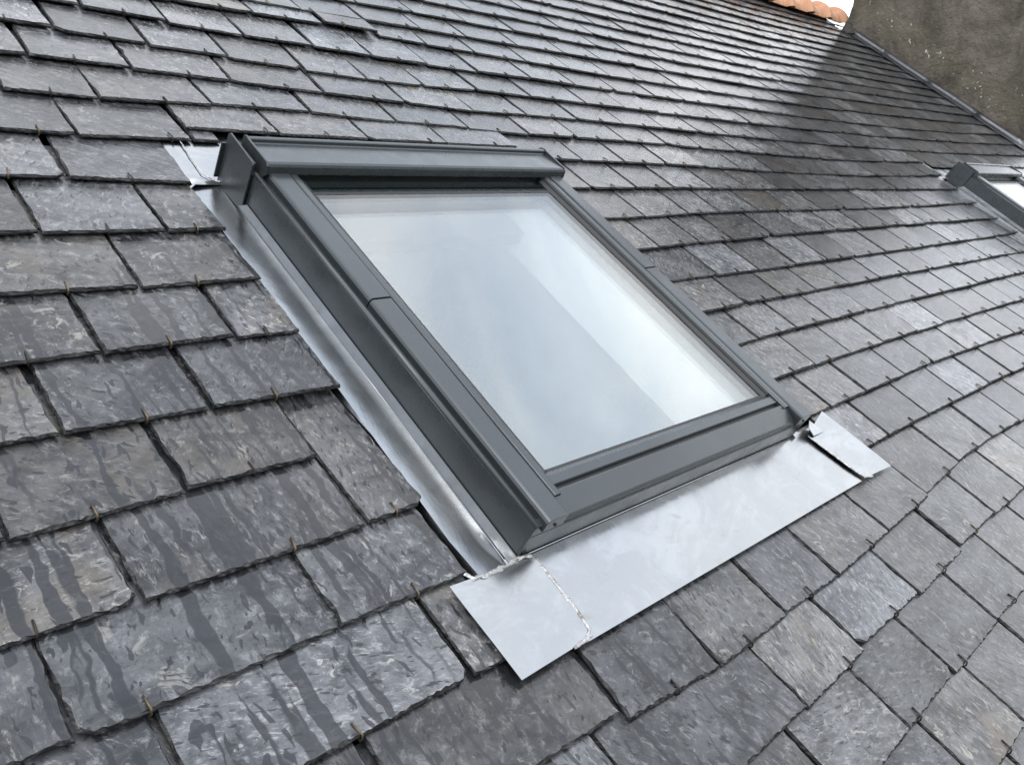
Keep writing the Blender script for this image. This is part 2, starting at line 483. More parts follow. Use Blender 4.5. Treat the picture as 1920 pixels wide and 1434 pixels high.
def extrude_u(profile, u0, u1):
    n = len(profile)
    vs_ = [(u0, v, w) for v, w in profile] + [(u1, v, w) for v, w in profile]
    fs = [(i, (i + 1) % n, n + (i + 1) % n, n + i) for i in range(n)] + [tuple(range(n))[::-1], tuple(range(n, 2 * n))]
    return vs_, fs
ROWDEV = {
    -9: [(5.35, -16), (7.04, 76)],
    -8: [(5.15, -35), (6.98, 46)],
    -7: [(4.98, -35), (6.98, 45)],
    -6: [(4.78, -53), (7.0, 52)],
    -5: [(4.62, -53), (7.01, 58)],
    -4: [(2.59, -47), (4.46, -45), (7.06, 57)],
    -3: [(2.49, -41), (4.27, -57), (7.07, 50)],
    -2: [(2.41, -32), (4.11, -52), (7.05, 56)],
    -1: [(2.31, -28), (3.95, -45), (7.09, 56)],
    0: [(1.38, 20), (1.57, 23), (1.73, 9), (1.89, -14), (2.07, -11), (2.22, -19), (2.42, -32), (2.76, -47), (3.12, -42), (3.52, -56), (3.77, -51), (4.3, -44), (7.1, 49)],
    1: [(0.89, 56), (0.96, 48), (1.12, 29), (1.29, 10), (1.47, 8), (1.63, -12), (1.8, -20), (1.98, -23), (2.13, -19), (2.33, -24), (2.62, -32), (3.04, -42), (3.61, -47), (4.29, -45), (5.06, -48), (5.95, -9), (7.09, 48)],
    2: [(0.78, 61), (0.87, 54), (1.04, 28), (1.2, 12), (1.26, 9), (1.53, -21), (1.71, -22), (1.9, -21), (2.03, -12), (2.34, -18), (2.71, -37), (2.92, -39), (3.44, -50), (4.2, -32), (4.55, -45), (5.71, -13), (7.11, 38)],
    3: [(0.75, 57), (0.79, 55), (0.96, 41), (1.16, 24), (1.21, 23), (1.37, 10), (1.58, -2), (1.79, -16), (1.94, -14), (2.2, -5), (2.42, -13), (2.62, -22), (2.82, -31), (3.01, -37), (3.28, -39), (3.64, -41), (4.55, -35), (5.16, -38), (6.86, 10)],
    4: [(0.71, 50), (0.86, 40), (1.07, 39), (1.16, 43), (1.28, 37), (1.5, 24), (1.71, 14), (1.85, 4), (2.1, 2), (2.32, 3), (2.53, -1), (2.72, -17), (2.93, -25), (3.13, -29), (3.66, -39), (4.6, -30)],
    5: [(0.67, 43), (0.78, 32), (0.91, 33), (1.03, 33), (1.94, 6), (2.2, 3), (2.4, 4), (2.59, -7), (2.8, -17), (2.96, -26), (3.64, -35), (4.54, -26)],
    6: [(0.64, 35), (0.72, 31), (0.92, 18), (1.88, -1), (2.12, -2), (2.3, -3), (2.49, -7), (2.82, -8), (4.17, -19), (4.62, -17)],
    7: [(0.6, 15), (0.64, 13), (0.74, 12), (0.83, 8), (0.92, 9), (1.88, -10), (2.03, -12), (2.23, 1), (2.38, -3), (2.66, -5), (3.21, -15), (3.48, -17), (3.96, -11), (4.63, -12)],
    8: [(0.56, 5), (0.64, 4), (0.73, -1), (0.83, -2), (0.92, -2), (1.88, -14), (1.95, -11), (2.14, -3), (2.28, -9), (2.49, -5), (2.65, -5), (2.92, -1), (3.14, -3), (3.36, -6), (3.65, -6), (3.89, -4), (4.63, -16)],
    9: [(0.53, -1), (0.56, 0), (0.63, -2), (0.73, -4), (0.81, -4), (0.92, -9), (1.88, -12), (2.05, -14), (2.31, -14), (2.64, -14), (2.85, -18), (3.04, -15), (3.31, -15), (3.62, -9), (4.09, -10), (4.71, -6)],
    10: [(0.49, -3), (0.55, -2), (0.65, -4), (0.72, -6), (0.79, -10), (0.92, -11), (1.89, -8), (2.03, -2), (2.15, -2), (2.4, -7), (2.61, -4), (2.82, -1), (3.06, -3), (3.28, -5), (3.53, -8), (4.01, -1), (4.35, -10)],
    11: [(0.46, -7), (0.55, -7), (0.64, -4), (0.73, -2), (0.82, -5), (1.89, 4), (2.0, 6), (2.14, 7), (2.33, 6), (2.55, 11), (2.77, 9), (3.0, 5), (3.23, 7), (3.49, 4), (3.72, 9), (4.04, 4)],
    12: [(0.42, -4), (0.46, -3), (0.55, -4), (0.64, -5), (0.72, -3), (0.82, -3), (0.92, -1), (1.89, 12), (2.06, 11), (2.24, 13), (2.44, 16), (2.67, 15), (2.9, 14), (3.13, 8), (3.38, 10), (3.7, 6)],
    13: [(0.4, 6), (0.45, 1), (0.54, 1), (0.62, 3), (0.71, 3), (0.82, 2), (0.91, 1), (1.89, 22), (2.03, 18), (2.25, 21), (2.39, 28), (2.56, 27), (2.77, 26), (3.07, 15), (3.37, 12)],
    14: [(0.62, 5), (0.73, 5), (0.82, 4), (0.87, 2), (1.93, 26), (2.14, 24), (2.27, 26), (2.53, 26), (2.72, 25), (3.03, 19)],
    15: [(0.84, 6), (0.96, 3), (0.98, -12), (1.06, -18), (1.15, -22), (1.24, -23), (1.34, -20), (1.43, -21), (1.52, -22), (1.68, -13), (1.91, -5), (2.18, 20), (2.42, 22), (2.68, 16)],
    16: [(1.13, -14), (1.23, -11), (1.33, -10), (1.41, -5), (1.56, 0), (1.66, -3), (1.77, -2), (2.01, 13), (2.09, 9), (2.31, 11)],
    17: [(1.28, -4), (1.38, -2), (1.5, 3), (1.64, -1), (1.78, 4), (1.93, 1)],
    18: [(1.51, 5), (1.57, -3)],
}
JOINTS = {
    0: [1.375, 1.572, 1.735, 1.892, 2.07],
    1: [0.956, 1.122, 1.291, 1.468, 1.629, 1.806, 1.987],
    2: [0.868, 1.035, 1.199, 1.375, 1.538, 1.712, 1.901, 2.104, 2.342, 2.534, 2.715],
    3: [0.789, 0.961, 1.155, 1.368, 1.584, 1.795, 1.997, 2.206, 2.419, 2.623, 2.821, 3.014],
    4: [0.712, 0.861, 1.069, 1.285, 1.5, 1.712, 1.918, 2.109, 2.322, 2.528, 2.72, 2.926],
    5: [0.783, 1.161, 1.37, 1.585, 2.023, 2.201, 2.4, 2.593, 2.797],
    6: [0.728, 1.941, 2.122, 2.296, 2.494, 2.693],
    7: [0.647, 0.822, 2.028, 2.227, 2.383],
    8: [0.733, 1.954, 2.133, 2.288, 2.518, 2.72, 2.94, 3.14, 3.362, 3.88, 4.326],
    9: [0.64, 0.816, 2.059, 2.65, 2.853, 3.083, 3.329, 4.09],
    10: [0.552, 0.726, 2.04, 2.227, 2.413, 2.622, 2.83, 3.068, 3.283, 3.533, 4.053],
    11: [0.462, 0.646, 0.817, 1.952, 2.136, 2.323, 2.549, 2.755, 3.003, 3.235, 3.475, 3.721],
    12: [0.549, 0.821, 2.053, 2.242, 2.442, 2.678, 2.891, 3.127, 3.396],
    13: [0.451, 0.717, 1.952, 2.131, 2.368, 2.57, 3.074],
    14: [0.514, 0.823, 2.041, 2.275, 2.514],
    15: [0.672, 0.966, 1.153, 1.337, 1.51, 1.731, 1.953, 2.432],
    16: [0.918, 1.229, 1.419, 1.887],
    17: [1.559, 1.776],
}

# ================================================================ the setting
gm = bpy.data.meshes.new('ground')
gm.from_pydata([(-900, -900, -9), (900, -900, -9), (900, 900, -9), (-900, 900, -9)], [], [(0, 1, 2, 3)])
gm.materials.append(M['ground'])
ground = bpy.data.objects.new('ground', gm)
col.objects.link(ground)
ground['kind'] = 'structure'

# ================================================================ the slate roof
G0, V0 = 0.115, 0.70188                 # gauge of the courses; v of course 0
V_RIDGE = 2.31
DU2, DV2 = 3.70, 0.045                  # second roof window, measured from the first
WALL_U = 7.15

roof = roof_thing('slate_roof', 'wet grey natural slate roof with terracotta ridge tiles, filling the picture', 'roof')

roof['kind'] = 'thing'
# boarding under the slates, left open below the two windows
us = [-0.9, 1.04, 1.65, 1.04 + DU2, 1.65 + DU2, 7.65]
vsn = [-1.95, -0.745 , -0.70, -0.09, -0.045, V_RIDGE - 0.03]
dv_, df_ = [], []
for i in range(5):
    for j in range(5):
        hole1 = i == 1 and j in (1, 2)
        hole2 = i == 3 and j in (2, 3)
        if hole1 or hole2:
            continue
        b, f = box(us[i], us[i + 1], vsn[j], vsn[j + 1], -0.075, -0.045)
        df_ += [tuple(x + len(dv_) for x in q) for q in f]
        dv_ += b
mesh_obj('roof_boarding', dv_, df_, M['deck'], roof)
# the far slope behind the ridge (slates seen by nobody here, one plain sheet)
yr, zr = V_RIDGE * math.cos(PITCH), V_RIDGE * math.sin(PITCH)
inv = RX.inverted()
bs = [Vector((x, yr + d * math.cos(PITCH), zr - d * math.sin(PITCH) + o)) for o in (-0.045, -0.02) for x, d in ((-0.9, 0), (7.32, 0), (7.32, 3.6), (-0.9, 3.6))]
mesh_obj('roof_sheet', [inv @ p for p in bs], [(0, 1, 2, 3), (4, 5, 6, 7), (0, 1, 5, 4), (1, 2, 6, 5), (2, 3, 7, 6), (3, 0, 4, 7)], M['deck'], roof)

rng = random.Random(11)
K_TOP, K_BOT = -13, 20

for _k, _p in ROWDEV.items():
    _a = [(u, d) for u, d in _p if u < 1.8]
    _b = [(u, d) for u, d in _p if u >= 1.8]
    if len(_b) > 4:
        _c = np.polyfit([u for u, d in _b], [d for u, d in _b], 3 if len(_b) > 7 else 2)
        _b = [(u, float(np.polyval(_c, u)) * 0.75 + d * 0.25) for u, d in _b]
    ROWDEV[_k] = _a + _b

def row_dev(k, u):
    kk = min(max(k, -9), 17)
    pts = ROWDEV[kk]
    us_ = [p[0] for p in pts]
    return float(np.interp(u, us_, [p[1] for p in pts])) * 0.001

def row_v(k, u):
    return V0 - k * G0 + row_dev(k, u)

def joints_for(k):
    r = random.Random(1000 + k)
    js = list(JOINTS.get(k, []))
    if not js:
        wdt = 0.205
        js = [2.0 + (wdt * 0.5 if k % 2 else 0.0) + r.uniform(-0.02, 0.02)]
    while js[0] > -0.75:
        js.insert(0, js[0] - r.uniform(0.175, 0.205))
    while js[-1] < 7.7:
        js.append(js[-1] + r.uniform(0.188, 0.225))
    out = []
    for a, b in zip(js[:-1], js[1:]):
        out.append(a)
        if b - a > 0.36:
            n = max(2, round((b - a) / 0.205))
            for q in range(1, n):
                out.append(a + (b - a) * q / n + r.uniform(-0.012, 0.012))
    out.append(js[-1])
    return out

ALLJ = {k: joints_for(k) for k in range(K_TOP, K_BOT + 2)}

def spans(k):
    v = V0 - k * G0
    right = 7.065 if 0.30 < v < 2.03 else (7.30 if v >= 2.03 else 7.62)
    s = [(-0.75, right)]
    def cut(a, b):
        nonlocal s
        n = []
        for p, q in s:
            if b <= p or a >= q:
                n.append((p, q))
            else:
                if a - p > 0.03:
                    n.append((p, a))
                if q - b > 0.03:
                    n.append((b, q))
        s = n
    if 6 <= k <= 13:
        cut(0.918 if k < 13 else 0.905, 1.775)
        cut(0.918 + DU2, 1.775 + DU2)
    if k == 14:
        cut(0.885, 1.86)
        cut(0.885 + DU2, 1.86 + DU2)
    if k == 5:
        cut(1.03, 1.81)
        cut(0.96 + DU2, 1.81 + DU2)
    if k == 11:
        cut(0.818, 1.775)
    return s

pieces = []      # (k, u0, u1, extra)
for k in range(K_TOP, K_BOT + 1):
    js = ALLJ[k]
    for p, q in spans(k):
        e = [p] + [j for j in js if p + 0.045 < j < q - 0.045] + [q]
        for a, b in zip(e[:-1], e[1:]):
            pieces.append((k, a, b, {}))
for a, b in ((0.974, 1.161), (1.161, 1.37), (1.37, 1.585), (1.585, 1.81)):
    pieces.append((5, a, b, {'v': 0.1880 - 0.02 * (a - 0.974), 'lift': 0.004}))
for a, b in ((4.67, 4.86), (4.86, 5.07), (5.07, 5.27), (5.27, 5.51)):
    pieces.append((5, a, b, {'v': 0.168, 'lift': 0.006}))

def ragged(n, amp, r, chips=0.12):
    """n values of edge recession >= 0, with a few real chips"""
    ph = r.uniform(0, 100)
    v = [abs(noise.noise((i * 0.9 + ph, ph, 0))) * amp * 0.7 + r.uniform(0, amp * 0.8) for i in range(n)]
    if r.random() < chips and n > 6:
        c, wdt, dep = r.randrange(n), r.randint(1, max(1, n // 9)), r.uniform(1.0, 2.6) * amp
        for i in range(max(0, c - wdt), min(n, c + wdt + 1)):
            v[i] += dep * (1 - abs(i - c) / (wdt + 1))
    return v

def slate_geo(wd, L, t, nb, ns, r):
    hw = wd / 2
    bot = ragged(nb + 1, 0.0011, r)
    lef = ragged(ns, 0.0014, r)
    rig = ragged(ns, 0.0014, r)
    cl = r.uniform(0.006, 0.02) if r.random() < 0.12 else 0.0
    cr = r.uniform(0.006, 0.02) if r.random() < 0.12 else 0.0
    ring = []
    for i in range(nb + 1):
        s = i / nb
        x = -hw + wd * s + (r.uniform(-0.25, 0.25) * wd / nb if 0 < i < nb else 0)
        y = bot[i]
        if cl and x + hw < cl:
            y += (cl - x - hw) * 0.8
        if cr and hw - x < cr:
            y += (cr - hw + x) * 0.8
        ring.append((x, y, 0.0, -1.0))
    ys = [0.125 * (i + 1) / ns for i in range(ns)]
    for i in range(ns):
        ring.append((hw - rig[i], ys[i], 1.0, 0.0))
    ring.append((hw, L, 1.0, 0.0))
    ring.append((-hw, L, -1.0, 0.0))
    for i in range(ns - 1, -1, -1):
        ring.append((-hw + lef[i], ys[i], -1.0, 0.0))
    n = len(ring)
    vt, vm, vb = [], [], []
    wx, wy, wt = r.uniform(-1, 1), r.uniform(-1, 1), r.uniform(0, 0.0006)
    for i, (x, y, ox, oy) in enumerate(ring):
        is_bot = oy != 0
        ins = r.uniform(0.0006, 0.0040 if is_bot else 0.0032)
        z = t + wt * (wx * x / hw + wy * math.sin(x * 25 + wx * 3)) + r.uniform(-0.0003, 0.0003)
        corner = (i == 0 or i == nb)
        cxn = (0.7 if i == 0 else -0.7) if corner else 0.0
        vt.append((x - ox * ins + cxn * ins, y - oy * ins, z))
        vm.append((x + r.uniform(-0.0004, 0.0004), y + r.uniform(-0.0006, 0.0006), t * r.uniform(0.35, 0.6)))
        vb.append((x - ox * 0.001, y - oy * 0.0012, 0.0))
    verts = vt + vm + vb
    faces = [tuple(range(n))]
    for i in range(n):
        j = (i + 1) % n
        if i == nb + ns:      # hidden head
            continue
        faces.append((i, n + i, n + j, j))
        faces.append((n + i, 2 * n + i, 2 * n + j, n + j))
    return verts, faces

T0, H0 = 0.0068, 0.003
TILT = (T0 + 0.0026) / G0

def slate_frame(k, a, b, ex, r):
    gap = r.uniform(0.0028, 0.0062) if a < 1.6 else r.uniform(0.0035, 0.0075)
    wd = (b - a) - gap
    uc = (a + b) / 2
    if 'v' in ex:
        vb, slope = ex['v'], -0.02
    else:
        vb = row_v(k, uc)
        slope = (row_v(k, b) - row_v(k, a)) / (b - a)
        slope = max(-0.07, min(0.07, slope))
    vb += r.uniform(-0.0014, 0.0014)
    L = min(0.25, V_RIDGE - 0.012 - vb)
    lift = ex.get('lift', 0.0) + r.choice((0, 0, 0, 0.0006, 0.0015))
    rz = slope + r.uniform(-0.005, 0.005)
    if k == 12 and abs(a - 0.821) < 0.01:
        L = 0.36
    tilt = TILT + lift / 0.25
    if k == 0 and 1.60 < uc < 1.71 and not ex:      # the loose, lifted slate of the photograph
        tilt += 0.035
        lift += 0.008
    mat = Matrix.Translation((uc, vb, H0 - T0 + lift)) @ Matrix.Rotation(rz, 4, 'Z') @ Matrix.Rotation(-tilt, 4, 'X') @ Matrix.Rotation(r.uniform(-0.010, 0.010), 4, 'Y')
    t = T0 * r.uniform(0.82, 1.12)
    return mat, wd, L, t

def slate_attrs(r, u):
    ang = r.gauss(0.0, 0.30) + math.pi / 2
    if r.random() < (0.30 if u < 1.3 else 0.10):
        ang += r.uniform(0.8, 1.6)
    tint = r.lognormvariate(-0.15, 0.32)
    if r.random() < 0.08:
        tint *= 0.78
    warm = max(0.0, r.gauss(0.35, 0.35))
    an = r.uniform(0.30, 0.75) if u < 1.25 else r.uniform(0.5, 0.9)
    return ang, an, r.uniform(0, 60), r.uniform(0, 60), max(0.45, min(1.75, tint)), min(1.0, warm), r.random()

def write_layers(me, frames):
    """frames: per vertex (grain u, grain v, roof u, roof v, tint, warm, rnd)"""
    A = np.array(frames, dtype=np.float32)
    li = np.empty(len(me.loops), dtype=np.int32)
    me.loops.foreach_get('vertex_index', li)
    for nm, c0 in (('grain', 0), ('roof', 2)):
        uvl = me.uv_layers.new(name=nm)
        uvl.data.foreach_set('uv', A[li, c0:c0 + 2].ravel())
    for nm, c0 in (('tint', 4), ('warm', 5), ('rnd', 6)):
        at = me.attributes.new(nm, 'FLOAT', 'POINT')
        at.data.foreach_set('value', np.ascontiguousarray(A[:, c0]))

def vert_frames(verts, mat, at):
    ang, an, ox, oy, tint, warm, rnd = at
    ca, sa = math.cos(ang), math.sin(ang)
    out = []
    for v in verts:
        p = mat @ Vector(v)
        x, y = v[0], v[1] + v[2]
        out.append((ca * x + sa * y + ox, (-sa * x + ca * y) * an + oy, p[0], p[1] + v[2], tint, warm, rnd))
    return out

def hook_geo():
    path = [(0, 0.012, -0.0012), (0, -0.0022, -0.0012), (0, -0.0034, 0.003), (0, -0.0015, 0.0086), (0, 0.006, 0.0086), (0, 0.0150, 0.0078)]
    rad, n = 0.00135, 6
    vs_, fs = [], []
    for i, p in enumerate(path):
        a = Vector(path[max(0, i - 1)])
        b = Vector(path[min(len(path) - 1, i + 1)])
        d = (b - a).normalized()
        s = Vector((1, 0, 0))
        q = d.cross(s)
        for j in range(n):
            th = 2 * math.pi * j / n
            vs_.append(tuple(Vector(p) + rad * (math.cos(th) * s + math.sin(th) * q)))
    for i in range(len(path) - 1):
        for j in range(n):
            fs.append((i * n + j, i * n + (j + 1) % n, (i + 1) * n + (j + 1) % n, (i + 1) * n + j))
    fs += [tuple(range(n))[::-1], tuple(range(len(path) * n - n, len(path) * n))]
    return vs_, fs

HV, HF = hook_geo()
hook_me = bpy.data.meshes.new('hook')
hook_me.from_pydata(HV, [], HF)
hook_me.materials.append(M['hook'])
for p in hook_me.polygons:
    p.use_smooth = True

hook_dull = hook_me.copy()
hook_dull.materials.clear()
hook_dull.materials.append(M['hook_dark'])

def hook_x(k, a, b):
    c = (a + b) / 2
    best = [j for j in ALLJ[k + 1] if abs(j - c) < (b - a) * 0.36]
    if best:
        return min(best, key=lambda j: abs(j - c)) - c
    return 0.0

def screen_area(k, a, b, ex):
    v = ex.get('v', row_v(k, (a + b) / 2))
    ps = [project(u, q) for u, q in ((a, v), (b, v), (b, v + G0), (a, v + G0))]
    if any(p is None for p in ps):
        return 0.0
    if not any(-10 <= p[0] <= 1930 and -10 <= p[1] <= 1444 for p in ps):
        return 0.0
    # clip to the frame
    ps = [(min(max(p[0], 0), 1920), min(max(p[1], 0), 1434)) for p in ps]
    s = 0
    for i in range(4):
        x0, y0 = ps[i]
        x1, y1 = ps[(i + 1) % 4]
        s += x0 * y1 - x1 * y0
    return abs(s) / 2

pieces.sort(key=lambda p: -screen_area(*p))
fv, ff, fl, fm = [], [], [], []
hv, hf = [], []
for idx, (k, a, b, ex) in enumerate(pieces):
    r = random.Random(hash((k, int(a * 1000))) & 0xffffff)
    ar = screen_area(k, a, b, ex)
    mat, wd, L, t = slate_frame(k, a, b, ex, r)
    if L < 0.05 or wd < 0.02:
        continue
    at = slate_attrs(r, (a + b) / 2)
    big = idx < 300
    if ar > 9000:
        nb, ns = max(6, int(wd / 0.0060)), 11
    elif ar > 2500:
        nb, ns = max(4, int(wd / 0.014)), 5
    else:
        nb, ns = max(3, int(wd / 0.03)), 2
    verts, faces = slate_geo(wd, L, t, nb, ns, r)
    hx = hook_x(k, a, b) + r.uniform(-0.004, 0.004)
    hm = Matrix.Translation((hx, 0.0012, 0)) @ Matrix.Rotation(r.gauss(0, 0.10), 4, 'Z')
    no_hook = k in (13,) and False
    if big:
        me = bpy.data.meshes.new('slate')
        me.from_pydata(verts, [], faces)
        me.materials.append(M['slate'])
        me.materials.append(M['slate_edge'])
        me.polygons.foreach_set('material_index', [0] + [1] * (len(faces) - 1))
        write_layers(me, vert_frames(verts, mat, at))
        o = bpy.data.objects.new('slate', me)
        col.objects.link(o)
        o.parent = roof
        o.matrix_local = mat
        if wd > 0.09:
            h = bpy.data.objects.new('hook', hook_me if r.random() < (0.75 if (a < 0.95 and k > 6) else 0.12) else hook_dull)
            col.objects.link(h)
            h.parent = o
            h.matrix_local = hm
    else:
        n0 = len(fv)
        fv += [tuple(mat @ Vector(v)) for v in verts]
        ff += [tuple(x + n0 for x in f) for f in faces]
        fl += vert_frames(verts, mat, at)
        fm += [0] + [1] * (len(faces) - 1)
        if wd > 0.09 and ar > 60:
            n0 = len(hv)
            mm = mat @ hm
            hv += [tuple(mm @ Vector(v)) for v in HV]
            hf += [tuple(x + n0 for x in f) for f in HF]

me = bpy.data.meshes.new('slate_field')
me.from_pydata(fv, [], ff)
me.materials.append(M['slate'])
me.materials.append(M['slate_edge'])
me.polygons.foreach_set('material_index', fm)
write_layers(me, fl)
o = bpy.data.objects.new('slate_field', me)
col.objects.link(o)
o.parent = roof
o['kind'] = 'stuff'
o = mesh_obj('hook_field', hv, hf, M['hook_dark'], roof)
o['kind'] = 'stuff'

# ---------------------------------------------------------------- ridge tiles
def ridge_tile():
    n, rr = 14, 0.108
    rows = [(0.0, 1.0), (0.253, 0.92), (0.256, 1.14), (0.270, 1.32), (0.30, 1.30), (0.335, 1.22), (0.337, 1.0)]
    vs_, fs = [], []
    for x, s in rows:
        for thick in (0.0, -0.013):
            for i in range(n + 1):
                th = math.pi * i / n
                q = rr * s + thick
                vs_.append((x, -math.cos(th) * q, math.sin(th) * q - 0.0))
    m = n + 1
    for a in range(len(rows) - 1):
        for lay in (0, 1):
            o0, o1 = (2 * a + lay) * m, (2 * (a + 1) + lay) * m
            for i in range(n):
                fs.append((o0 + i, o0 + i + 1, o1 + i + 1, o1 + i))
        for i in (0, n):
            fs.append((2 * a * m + i, (2 * a + 1) * m + i, (2 * a + 3) * m + i, (2 * a + 2) * m + i))
    for a in (0, len(rows) - 1):
        for i in range(n):
            fs.append((2 * a * m + i, 2 * a * m + i + 1, (2 * a + 1) * m + i + 1, (2 * a + 1) * m + i))
    return vs_, fs

tv, tf = ridge_tile()
first = None
pos = 7.30 - 0.335
while pos > -0.9:
    if first is None:
        first = mesh_obj('ridge_tile', tv, tf, M['tile'], roof, smooth=False)
        for p in first.data.polygons:
            p.use_smooth = True
        first.data.set_sharp_from_angle(angle=0.7)
        o = first
    else:
        o = first.copy()
        col.objects.link(o)
        o.parent = roof
    p = Vector((pos, yr + rng.uniform(-0.006, 0.006), zr - 0.055 + rng.uniform(-0.004, 0.004)))
    o.matrix_local = inv @ Matrix.Translation(p) @ Matrix.Rotation(rng.uniform(-0.02, 0.02), 4, 'Z')
    pos -= 0.305

# ================================================================ a roof window and its zinc flashing
CU = 1.344                              # axis of the first window
def mir(prof):
    return [(2 * CU - p[0],) + tuple(p[1:]) for p in prof]

win = roof_thing('roof_window', 'large dark grey roof window in the centre of the slate roof', 'roof window', CU, -0.385, 0.0, 'roof windows in the slate roof')
win['kind'] = 'thing'
def part(name, geo, mat, parent=None, bevel=0.0, smooth=False, segs=2, base=win):
    vs_, fs = geo
    # geometry is written in roof coordinates; shift it to the thing's own origin
    ou, ov = (CU, -0.385) if (parent is None or True) else (0, 0)
    o = mesh_obj(name, [(p[0] - ou, p[1] - ov, p[2]) for p in vs_], fs, mat, base if parent is None else parent, smooth, bevel, segs)
    return o

def tube(path, rad, n=8):
    vs_, fs = [], []
    for i, p in enumerate(path):
        a, b = Vector(path[max(0, i - 1)]), Vector(path[min(len(path) - 1, i + 1)])
        d = (b - a).normalized()
        s = d.cross(Vector((0, 0, 1))).normalized()
        q = s.cross(d)
        for j in range(n):
            th = 2 * math.pi * j / n
            vs_.append(tuple(Vector(p) + rad * (math.cos(th) * s + math.sin(th) * q)))
    for i in range(len(path) - 1):
        for j in range(n):
            fs.append((i * n + j, i * n + (j + 1) % n, (i + 1) * n + (j + 1) % n, (i + 1) * n + j))
    fs += [tuple(range(n))[::-1], tuple(range((len(path) - 1) * n, len(path) * n))]
    return vs_, fs

for side in (0, 1):
    f = (lambda p: p) if side == 0 else mir
    sg = (lambda u: u) if side == 0 else (lambda u: 2 * CU - u)
    # outer cladding with a rolled top edge
    cl = part('side_cladding', extrude_v(f([(0.972, -0.010), (0.972, 0.0672), (1.0, 0.0672), (1.0, -0.010)]), -0.7985, 0.036), M['paint'], bevel=0.0012)
    part('rolled_edge', tube([(sg(0.9762), -0.8005, 0.0690), (sg(0.9762), -0.046, 0.0690)], 0.0048, 12), M['paint'], cl, smooth=True)
    # two-piece cover of the side frame
    prof = [(0.9868, 0.060), (0.9868, 0.0772), (0.9885, 0.0812), (0.9915, 0.0828), (1.0215, 0.0828), (1.0245, 0.0818), (1.0252, 0.0795), (1.0252, 0.060)]
    part('side_cover', extrude_v(f(prof), -0.3765, -0.030), M['paint'], bevel=0.0006)
    low = part('side_cover', extrude_v(f([(u, w - 0.0012 * (w > 0.07)) for u, w in prof]), -0.8040, -0.3785), M['paint'], bevel=0.0008)
    part('fixing_screw', tube([(sg(1.006), -0.8035, 0.068), (sg(1.006), -0.8058, 0.068)], 0.0022, 8), M['gasket'], low)
    part('rubber_seal', box(*sorted((sg(1.0254), sg(1.0270))), -0.8000, -0.062, 0.056, 0.0745), M['gasket'], low)  # black filler added to stop light leaking through the gap
    part('corner_cap', box(*sorted((sg(0.9730), sg(1.0250))), -0.8000, -0.7880, 0.0480, 0.0700), M['paint'], cl, bevel=0.001)
    # sash edge, rubber and the slanting glazing strip
    strip = part('sash_strip', extrude_v(f([(1.0272, 0.055), (1.0272, 0.0795), (1.0285, 0.0808), (1.0375, 0.0808), (1.0405, 0.0788), (1.0405, 0.055)]), -0.7725, -0.058), M['paint'], bevel=0.0006)
    part('rubber_seal', extrude_v(f([(1.0408, 0.056), (1.0408, 0.0778), (1.0440, 0.0768), (1.0445, 0.0745), (1.0470, 0.0742), (1.0520, 0.0706), (1.0545, 0.0700), (1.0545, 0.056)]), -0.7335, -0.062), M['gasket'], strip)
    # outer end plate of the top cover
    pl = [(0.042, -0.006), (0.042, 0.088), (0.037, 0.0925), (-0.043, 0.0895), (-0.046, 0.086), (-0.046, 0.010), (-0.030, -0.002)]
    g = [(sg(0.9655), v, w) for v, w in pl] + [(sg(0.9690), v, w) for v, w in pl]
    n = len(pl)
    ep = part('end_plate', (g, [(i, (i + 1) % n, n + (i + 1) % n, n + i) for i in range(n)] + [tuple(range(n)), tuple(range(n, 2 * n))]), M['paint'], bevel=0.0007)
    fl = [(0.0405, 0.0870), (0.0365, 0.0922), (-0.043, 0.0893), (-0.0445, 0.0860)]
    part('plate_flange', box(*sorted((sg(0.9692), sg(0.9722))), -0.0445, 0.0405, 0.0835, 0.0888), M['paint'], ep, bevel=0.0006)
    part('fixing_tab', box(*sorted((sg(0.9590), sg(0.9668))), 0.0425, 0.0455, 0.004, 0.070), M['paint'], ep, bevel=0.0008)

# bottom frame
part('sill_cladding', extrude_u([(-0.8005, -0.004), (-0.8005, 0.0500), (-0.7990, 0.0512), (-0.7990, 0.0522), (-0.8000, 0.0530), (-0.7990, 0.0565), (-0.770, 0.0565), (-0.770, -0.004)], 0.9725, 2 * CU - 0.9725), M['paint'], bevel=0.0005)
part('sill_cover', extrude_u([(-0.7985, 0.0572), (-0.8003, 0.0590), (-0.7998, 0.0625), (-0.7965, 0.0652), (-0.7665, 0.0778), (-0.7640, 0.0772), (-0.7630, 0.0745), (-0.7630, 0.0572)], 1.0258, 2 * CU - 1.0258), M['paint'], bevel=0.0005)
bb = part('glazing_bead', extrude_u([(-0.7560, 0.0610), (-0.7560, 0.0752), (-0.7545, 0.0768), (-0.7405, 0.0762), (-0.7325, 0.0712), (-0.7325, 0.0610)], 1.0412, 2 * CU - 1.0412), M['paint'], bevel=0.0005)
part('rubber_seal', extrude_u([(-0.7628, 0.058), (-0.7628, 0.0700), (-0.7562, 0.0700), (-0.7562, 0.058)], 1.0420, 2 * CU - 1.0420), M['gasket'], bb)
part('rubber_seal', extrude_u([(-0.7323, 0.0600), (-0.7323, 0.0706), (-0.7285, 0.0703), (-0.7270, 0.0697), (-0.7270, 0.0600)], 1.0550, 2 * CU - 1.0550), M['gasket'], bb)
